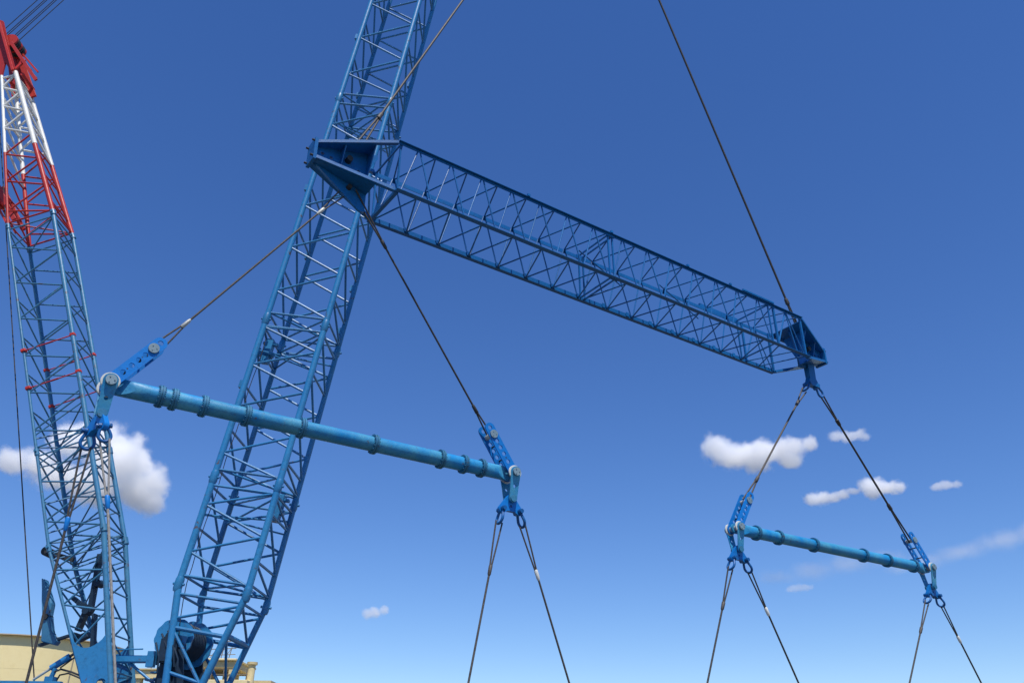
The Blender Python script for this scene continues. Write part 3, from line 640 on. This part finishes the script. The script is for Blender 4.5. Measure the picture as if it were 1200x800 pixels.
spreader('near', 'long blue tubular spreader bar with bolted flanges, crossing in front of the main boom', [-5.43, -5.05, -4.18, -2.88, -1.10, 1.42, 3.95, 4.87, 5.60])
spreader('far', 'smaller looking blue tubular spreader bar hanging at the right below the beam end', [-5.54, -4.12, -1.75, 1.80, 3.62, 5.72])

LINKP = {}
def link_plate(key, sd_, label, top):
    c, u, n, q = frame_of(key); d = V((top[0] - sd_ * 6.85, 0, top[1])); Ln = d.length
    ang = math.atan2(d.x, d.z)
    root = empty('perforated_link', c + u * sd_ * 6.85, q); tag(root, label, 'link plate', 'perforated link plates on the spreader bar ends')
    e = .46
    out = arc(0, 0, .20, 180, 360, 12) + arc(0, Ln + e - .2, .20, 0, 180, 12)
    hs = [(0, z, .082) for z in (.46, .78, 1.04, 1.30)] + [(0, Ln + .27, .085)]
    me = plate_mesh('side_plate', out, hs, .05); rot = Quaternion((0, 1, 0), ang)
    for y in (-.235, .235): mesh_obj('side_plate', me, 'link_blue', root, loc=(0, y, 0), rot=rot)
    tp = rot @ V((0, 0, Ln))
    tube('sling_pin', tp + V((0, -.30, 0)), tp + V((0, .30, 0)), .095, 'pin_steel', root, 20)
    for y in (-.29, .29):
        bm = bmesh.new(); add_cyl(bm, (0, -.025, 0), (0, .025, 0), .155, 28)
        for k in range(3): add_cyl(bm, (.08 * math.cos(k * 2.1), -.04, .08 * math.sin(k * 2.1)), (.08 * math.cos(k * 2.1), .04, .08 * math.sin(k * 2.1)), .018, 6)
        from_bm('pin_cap', bm, 'cap_grey', root, smooth=True, loc=tp + V((0, y, 0)))
    for z in (.62, 1.18):
        p = rot @ V((0, 0, z)); tube('spacer_bolt', p + V((0, -.26, 0)), p + V((0, .26, 0)), .03, 'dark_steel', root, 8)
    LINKP[(key, sd_)] = c + u * sd_ * 6.85 + q @ tp
link_plate('near', -1, 'perforated blue link plate at the left end of the near spreader bar', (-5.93, 1.33))
link_plate('near', 1, 'perforated blue link plate at the right end of the near spreader bar', (5.95, 1.30))
link_plate('far', -1, 'perforated blue link plate at the left end of the far spreader bar', (-5.98, 1.36))
link_plate('far', 1, 'perforated blue link plate at the right end of the far spreader bar', (5.95, 1.30))

HANG = {}
def hanger(key, sd_, label, yaw):
    c, u, n, q = frame_of(key); o = c + u * sd_ * 6.85
    root = empty('hanger_link', o, q); tag(root, label, 'hanger', 'hanger links with triangular yokes under the spreader pins')
    out = arc(0, 0, .205, 0, 180, 14) + [(-.17, -.45)] + arc(0, -.94, .16, 180, 360, 10) + [(.17, -.45)]
    me = plate_mesh('hanger_plate', out, [(0, -.52, .06)], .05)
    for y in (-.368, .368): mesh_obj('hanger_plate', me, 'spreader_blue', root, loc=(0, y, 0), rot=Quaternion((1, 0, 0), (1 if y < 0 else -1) * R(11)))
    tube('yoke_pin', (0, -.26, -.93), (0, .26, -.93), .085, 'pin_steel', root, 18)
    for y in (-.24, .24):
        bm = bmesh.new(); add_cyl(bm, (0, -.025, 0), (0, .025, 0), .13, 24); from_bm('yoke_pin_cap', bm, 'flange_grey', root, smooth=True, loc=(0, y, -.94))
    ry = Quaternion((0, 0, 1), R(yaw))
    out = arc(0, -.92, .17, 20, 160, 8) + arc(-.36, -1.34, .14, 150, 290, 8) + [(-.15, -1.38), (.15, -1.38)] + arc(.36, -1.34, .14, -110, 30, 8)
    me = plate_mesh('yoke', out, [(-.36, -1.34, .06), (.36, -1.34, .06), (0, -1.2, .05)], .15)
    mesh_obj('yoke', me, 'link_blue', root, rot=ry)
    for k in (-1, 1): HANG[(key, sd_, k)] = o + q @ (ry @ V((k * .36, 0, -1.34)))
hanger('near', -1, 'blue hanger and yoke seen edge-on under the white pin of the near bar', -70)
hanger('near', 1, 'blue hanger and triangular yoke under the right end of the near spreader bar', 0)
hanger('far', -1, 'blue hanger and triangular yoke under the left end of the far spreader bar', 0)
hanger('far', 1, 'blue hanger and triangular yoke under the right end of the far spreader bar', 0)

def bow_points(sz):
    """omega bow in local x-z, pin at the origin, bow hanging to -z"""
    pts = [(-.10, .02), (-.105, -.10), (-.14, -.20)]
    pts += [(.165 * math.cos(R(a)), -.31 + .165 * math.sin(R(a))) for a in range(165, 376, 15)]
    pts += [(.14, -.20), (.105, -.10), (.10, .02)]
    return [V((x * sz, 0, z * sz)) for x, z in pts]
_sh = {}
def shackle(p, d, label, group, sz=1., face=None):
    """bow shackle with its pin at p, bow towards d; face = pin direction"""
    d = V(d).normalized(); z = -d; x = V(face) - V(face).dot(z) * z; x.normalize(); y = z.cross(x)
    q = Matrix((x, y, z)).transposed().to_quaternion()
    root = empty('bow_shackle', p, q); tag(root, label, 'shackle', group)
    if sz not in _sh:
        bm = bmesh.new(); add_tube(bm, bow_points(sz), .045 * sz, 10); me = bpy.data.meshes.new('bow'); bm.to_mesh(me); bm.free(); auto_smooth(me, 60); me.materials.append(MATS['shackle_blue'])
        bm = bmesh.new(); add_cyl(bm, (-.19 * sz, 0, 0), (.19 * sz, 0, 0), .045 * sz, 12); add_cyl(bm, (.15 * sz, 0, 0), (.21 * sz, 0, 0), .075 * sz, 6); add_cyl(bm, (-.21 * sz, 0, 0), (-.16 * sz, 0, 0), .07 * sz, 12)
        for s_ in (-1, 1): add_cyl(bm, (s_ * .065 * sz, 0, 0), (s_ * .14 * sz, 0, 0), .085 * sz, 16)
        m2 = bpy.data.meshes.new('shackle_pin'); bm.to_mesh(m2); bm.free(); auto_smooth(m2); m2.materials.append(MATS['shackle_blue']); _sh[sz] = (me, m2)
    mesh_obj('bow', _sh[sz][0], None, root); mesh_obj('pin', _sh[sz][1], None, root)
    return V(p) + d * (.42 * sz)

def sling(a, b, r, mat, label, group, eye_a=1.5, eye_b=1.5, gap=.14, side=None, fer='pin_steel', sr=None, sleeve=None):
    """wire rope sling a -> b with a two-legged eye and pressed ferrule at each end"""
    a, b = V(a), V(b); d = (b - a).normalized(); L = (b - a).length
    root = empty('wire_sling', a); tag(root, label, 'sling', group)
    s_ = V(side) if side is not None else V((1, 0, 0)); s_ = (s_ - s_.dot(d) * d).normalized(); sr = sr or r * .82
    o = -a
    A, B = (a + d * eye_a if eye_a else a), (b - d * eye_b if eye_b else b)
    bm = bmesh.new(); add_tube(bm, [A + o, B + o], r, 10); from_bm('rope', bm, mat, root, smooth=True)
    for p, q_, e in ((a, A, eye_a), (b, B, eye_b)):
        if not e: continue
        for k in (-1, 1):
            bm = bmesh.new(); add_tube(bm, [p + s_ * k * gap + o, p.lerp(q_, .5) + s_ * k * gap * .62 + o, q_ + s_ * k * r * .6 + o], sr, 8); from_bm('eye_leg', bm, mat, root, smooth=True)
        dd = (q_ - p).normalized()
        bm = bmesh.new(); add_tube(bm, [q_ - dd * .16 + o, q_ - dd * .12 + o, q_ + dd * .16 + o, q_ + dd * .22 + o], [r * 1.2, r * 1.9, r * 1.7, r * 1.1], 12); from_bm('ferrule', bm, sleeve or fer, root, smooth=True)
    return root

hook = V((4.49, 31.136, 55.0))
UL, UR = BW(-13.26, 0, .18), BW(13.26, 0, .60)
sling(UL, hook + V((-.2, 0, 0)), .050, 'wire_brown', 'thick brown wire sling rising from the near end of the lattice beam', 'hoist slings above the lattice beam', 3.0, 2, .17, bu, 'wire_brown')
sling(UR, hook + V((.2, 0, 0)), .060, 'wire_dark', 'thick black wire sling rising from the far end of the lattice beam', 'hoist slings above the lattice beam', 2.4, 2, .15, bu, 'wire_dark')
LL = BW(-13.12, 0, -1.0)
gm = 'slings between lattice beam and spreader bars'
c, u1, n1, _ = frame_of('near')
sling(LINKP[('near', -1)], LL, .034, 'wire_brown', 'wire sling from the beam to the left link of the near spreader bar', gm, 1.35, 1.5, .15, u1, sleeve='pin_steel')
sling(LINKP[('near', 1)], LL + bu * .25, .037, 'wire_dark', 'wire sling from the beam to the right link of the near spreader bar', gm, 1.1, 2.2, .13, n1, sleeve='wire_dark')
hb = BW(13.25, 0, -1.92)
gs = 'shackles under the far end of the lattice beam'
s1 = shackle(BW(12.9, 0, -1.88), LINKP[('far', -1)] - BW(12.9, 0, -1.88), 'dark blue bow shackle on the left under the far beam end', gs, 1.25, bn2)
s2 = shackle(BW(13.62, 0, -1.88), LINKP[('far', 1)] - BW(13.62, 0, -1.88), 'dark blue bow shackle on the right under the far beam end', gs, 1.25, bu)
sling(LINKP[('far', -1)], s1, .046, 'wire_brown', 'wire sling from the beam to the left link of the far spreader bar', gm, 1.5, 1.1, .15, u1, sleeve='wire_brown')
sling(LINKP[('far', 1)], s2, .052, 'wire_dark', 'wire sling from the beam to the right link of the far spreader bar', gm, 2.0, 1.6, .13, u1, sleeve='wire_dark')

gl = 'load slings hanging below the spreader bars'; gk = 'shackles under the spreader bar yokes'
low = {('near', -1, -1): (V((-11.94, 22.10, 3.98)), 'wire_brown', 'dark brown sling slanting left in front of the derrick mast', 'bow shackle on the left under the near bar in front of the mast', 1.08),
       ('near', -1, 1): (V((-9.55, 21.65, 3.98)), 'wire_grey', 'pale grey sling hanging almost upright in front of the derrick mast', 'bow shackle with pale grey sling under the near bar in front of the mast', .98),
       ('near', 1, -1): (V((-1.32, 28.09, 4.67)), 'wire_brown', 'left of the two slings under the right end of the near bar', 'left bow shackle under the right end of the near bar', 1.15),
       ('near', 1, 1): (V((1.99, 30.25, 4.92)), 'wire_brown', 'right of the two slings under the right end of the near bar', 'right bow shackle under the right end of the near bar', 1.15),
       ('far', -1, -1): (V((7.63, 34.65, 5.41)), 'wire_dark', 'left of the two slings under the left end of the far bar', 'left bow shackle under the left end of the far bar', 1.15),
       ('far', -1, 1): (V((12.06, 37.42, 5.72)), 'wire_dark', 'right of the two slings under the left end of the far bar', 'right bow shackle under the left end of the far bar', 1.15),
       ('far', 1, -1): (V((18.50, 41.45, 6.17)), 'wire_dark', 'left of the two slings under the right end of the far bar', 'left bow shackle under the right end of the far bar', 1.15),
       ('far', 1, 1): (V((23.47, 44.55, 6.52)), 'wire_dark', 'right of the two slings under the right end of the far bar', 'right bow shackle under the right end of the far bar', 1.15)}
for k, (e, mt, lb, lk, sz) in low.items():
    p = HANG[k]; d = (e - p).normalized()
    st = shackle(p, d, lk, gk, sz, n1 if k[:2] != ('near', -1) else u1)
    end = st + d * ((st.z - 1.6) / -d.z)
    wht = k[2] == 1
    sling(st, end, .036 if k[0] == 'near' else .040, mt, lb, gl, 1.75 if k != ('near', -1, -1) else 2.1, 1.2, .13, u1 if k[:2] != ('near', -1) else V((1, 0, 0)),
          sleeve='collar_white' if (wht and k[:2] != ('near', -1)) else ('link_blue' if k[:2] == ('near', -1) else 'wire_brown'))

# ------------------------------------------------------------------ clouds: real scattering volumes far away
def cloud_mat(blobs, dens, nscale, amp, thr, soft, seed):
    m = bpy.data.materials.new('cloud_vapour'); m.use_nodes = True; n = m.node_tree; n.nodes.clear()
    out = n.nodes.new('ShaderNodeOutputMaterial'); pv = n.nodes.new('ShaderNodeVolumePrincipled')
    pv.inputs['Color'].default_value = (.999, .999, .999, 1); pv.inputs['Anisotropy'].default_value = .0
    tc = n.nodes.new('ShaderNodeTexCoord'); prev = None
    for (x, y, z, r, sq) in blobs:
        a = n.nodes.new('ShaderNodeVectorMath'); a.operation = 'SUBTRACT'; a.inputs[1].default_value = (x, y, z); n.links.new(tc.outputs['Object'], a.inputs[0])
        s_ = n.nodes.new('ShaderNodeVectorMath'); s_.operation = 'MULTIPLY'; s_.inputs[1].default_value = (1 / r, 1 / r, 1 / (r * sq)); n.links.new(a.outputs[0], s_.inputs[0])
        l = n.nodes.new('ShaderNodeVectorMath'); l.operation = 'LENGTH'; n.links.new(s_.outputs[0], l.inputs[0])
        if prev is None: prev = l.outputs['Value']
        else:
            mn = n.nodes.new('ShaderNodeMath'); mn.operation = 'SMOOTH_MIN'; mn.inputs[2].default_value = .45
            n.links.new(prev, mn.inputs[0]); n.links.new(l.outputs['Value'], mn.inputs[1]); prev = mn.outputs[0]
    mp = n.nodes.new('ShaderNodeVectorMath'); mp.operation = 'ADD'; mp.inputs[1].default_value = (seed, seed * 1.7, seed * .6); n.links.new(tc.outputs['Object'], mp.inputs[0])
    nz = n.nodes.new('ShaderNodeTexNoise'); nz.inputs['Scale'].default_value = nscale; nz.inputs['Detail'].default_value = 6; nz.inputs['Roughness'].default_value = .66
    n.links.new(mp.outputs[0], nz.inputs['Vector'])
    # density = clamp((thr - dist + amp * (noise - .5)) / soft) * dens
    a = n.nodes.new('ShaderNodeMath'); a.operation = 'SUBTRACT'; a.inputs[1].default_value = .5; n.links.new(nz.outputs['Fac'], a.inputs[0])
    b = n.nodes.new('ShaderNodeMath'); b.operation = 'MULTIPLY_ADD'; b.inputs[1].default_value = amp; b.inputs[2].default_value = thr; n.links.new(a.outputs[0], b.inputs[0])
    c_ = n.nodes.new('ShaderNodeMath'); c_.operation = 'SUBTRACT'; n.links.new(b.outputs[0], c_.inputs[0]); n.links.new(prev, c_.inputs[1])
    d = n.nodes.new('ShaderNodeMapRange'); d.interpolation_type = 'SMOOTHSTEP'; d.inputs[1].default_value = 0; d.inputs[2].default_value = soft; d.inputs[4].default_value = dens
    n.links.new(c_.outputs[0], d.inputs[0]); n.links.new(d.outputs[0], pv.inputs['Density']); n.links.new(pv.outputs[0], out.inputs['Volume'])
    return m
def cloud(az, el, dist, blobs, label, dens=.12, nscale=.05, amp=1.7, thr=.84, soft=.5, seed=0., unit=1.):
    """az/el in degrees from the yard; blobs (x right, y depth, z up, radius, squash) in metres"""
    p = V((math.sin(R(az)) * math.cos(R(el)), math.cos(R(az)) * math.cos(R(el)), math.sin(R(el)))) * dist
    blobs = [(x * unit, y * unit, z * unit, r * unit, s_) for x, y, z, r, s_ in blobs]
    bm = bmesh.new()
    for x, y, z, r, sq in blobs:
        bmesh.ops.create_icosphere(bm, subdivisions=3, radius=r * 1.45, matrix=Matrix.Translation((x, y, z)) @ Matrix.Diagonal((1, 1, sq, 1)))
    me = bpy.data.meshes.new('cloud'); bm.to_mesh(me); bm.free(); me.materials.append(cloud_mat(blobs, dens, nscale, amp, thr, soft, seed))
    o = bpy.data.objects.new('cloud', me); link(o); o.location = p; o.rotation_euler = (0, 0, R(-az))
    rm = o.modifiers.new('skin', 'REMESH'); rm.mode = 'VOXEL'; rm.voxel_size = max(r for *_, r, _ in blobs) / 9
    return tag(o, label, 'cloud', 'small fair weather clouds')
U = .80
cloud(-27.74, 17.47, 900, [(-84, 0, -4, 26, .75), (-55, 10, 0, 28, .8), (-30, 0, 30, 34, .95), (0, 6, 36, 36, .95), (30, -6, 16, 44, .95), (56, 4, -12, 40, .9), (10, 0, -18, 42, .75), (-35, 0, -14, 34, .75), (64, 0, -26, 30, .75), (22, 12, 42, 20, .8)],
      'big white cloud behind the derrick mast', unit=U, seed=3.1, nscale=.05)
cloud(17.70, 19.92, 900, [(-56, 0, 14, 25, 1.0), (-38, 2, 2, 27, .95), (-18, 4, 0, 28, .85), (2, 0, 3, 28, .8), (22, 0, 2, 27, .8), (40, 0, 3, 22, .8), (58, 4, 8, 17, .7), (32, 0, -12, 22, .65), (-6, 6, -10, 26, .65)],
      'largest white cloud on the right, below the far end of the lattice beam', unit=U, seed=11.3, nscale=.055)
cloud(23.38, 20.35, 900, [(-14, 0, 4, 13, .8), (0, 0, 0, 15, .75), (12, 0, 1, 14, .7), (20, 0, -2, 10, .6)], 'small thin cloud crossed by the right sling of the far bar', unit=U, seed=5.2, nscale=.10, dens=.09)
cloud(24.80, 16.96, 900, [(-16, 0, 6, 15, .9), (-6, 0, 2, 18, .85), (8, 0, 0, 17, .75), (20, 0, -1, 13, .6), (-12, 0, -6, 14, .6)], 'small white cloud just right of the right sling of the far bar', unit=U, seed=8.4, nscale=.09, dens=.16)
cloud(21.35, 16.82, 900, [(-16, 0, 0, 15, .8), (-4, 0, -1, 15, .75), (8, 0, -2, 14, .65), (20, 0, 0, 13, .6), (32, 0, 3, 11, .5)], 'small white cloud left of the right sling of the far bar', unit=U, seed=2.7, nscale=.09, dens=.14)
cloud(28.50, 16.62, 900, [(-10, 0, 0, 11, .6), (0, 0, 1, 12, .65), (10, 0, 0, 11, .55)], 'tiny cloud puff farthest right in the sky', unit=U, seed=6.1, nscale=.11, dens=.09)
cloud(-8.87, 10.28, 900, [(-10, 0, -3, 11, .8), (-1, 0, 0, 13, .75), (9, 0, 3, 11, .8)], 'lone little cloud low between the boom and the near slings', unit=U, seed=9.9, nscale=.11, dens=.09)
cloud(18.79, 11.41, 900, [(-8, 0, 0, 12, .55), (3, 0, 1, 12, .55), (10, 0, 0, 10, .5)], 'faint cloud puff low under the far spreader bar', unit=U, seed=4.4, nscale=.10, dens=.045)
cloud(29.5, 12.9, 900, [(-90, 0, -16, 26, .3), (-60, 0, -10, 34, .35), (-20, 0, -3, 40, .35), (25, 0, 5, 42, .36), (70, 0, 12, 44, .36)], 'pale streak of thin cloud low at the right edge', unit=U, seed=7.7, nscale=.035, dens=.018, soft=.9)
cloud(21.2, 12.5, 900, [(-70, 0, -6, 36, .35), (-30, 0, 0, 42, .42), (15, 0, 3, 44, .40), (60, 0, 5, 36, .34)], 'pale veil of thin cloud behind the far spreader bar', unit=U, seed=1.7, nscale=.035, dens=.013, soft=.9)
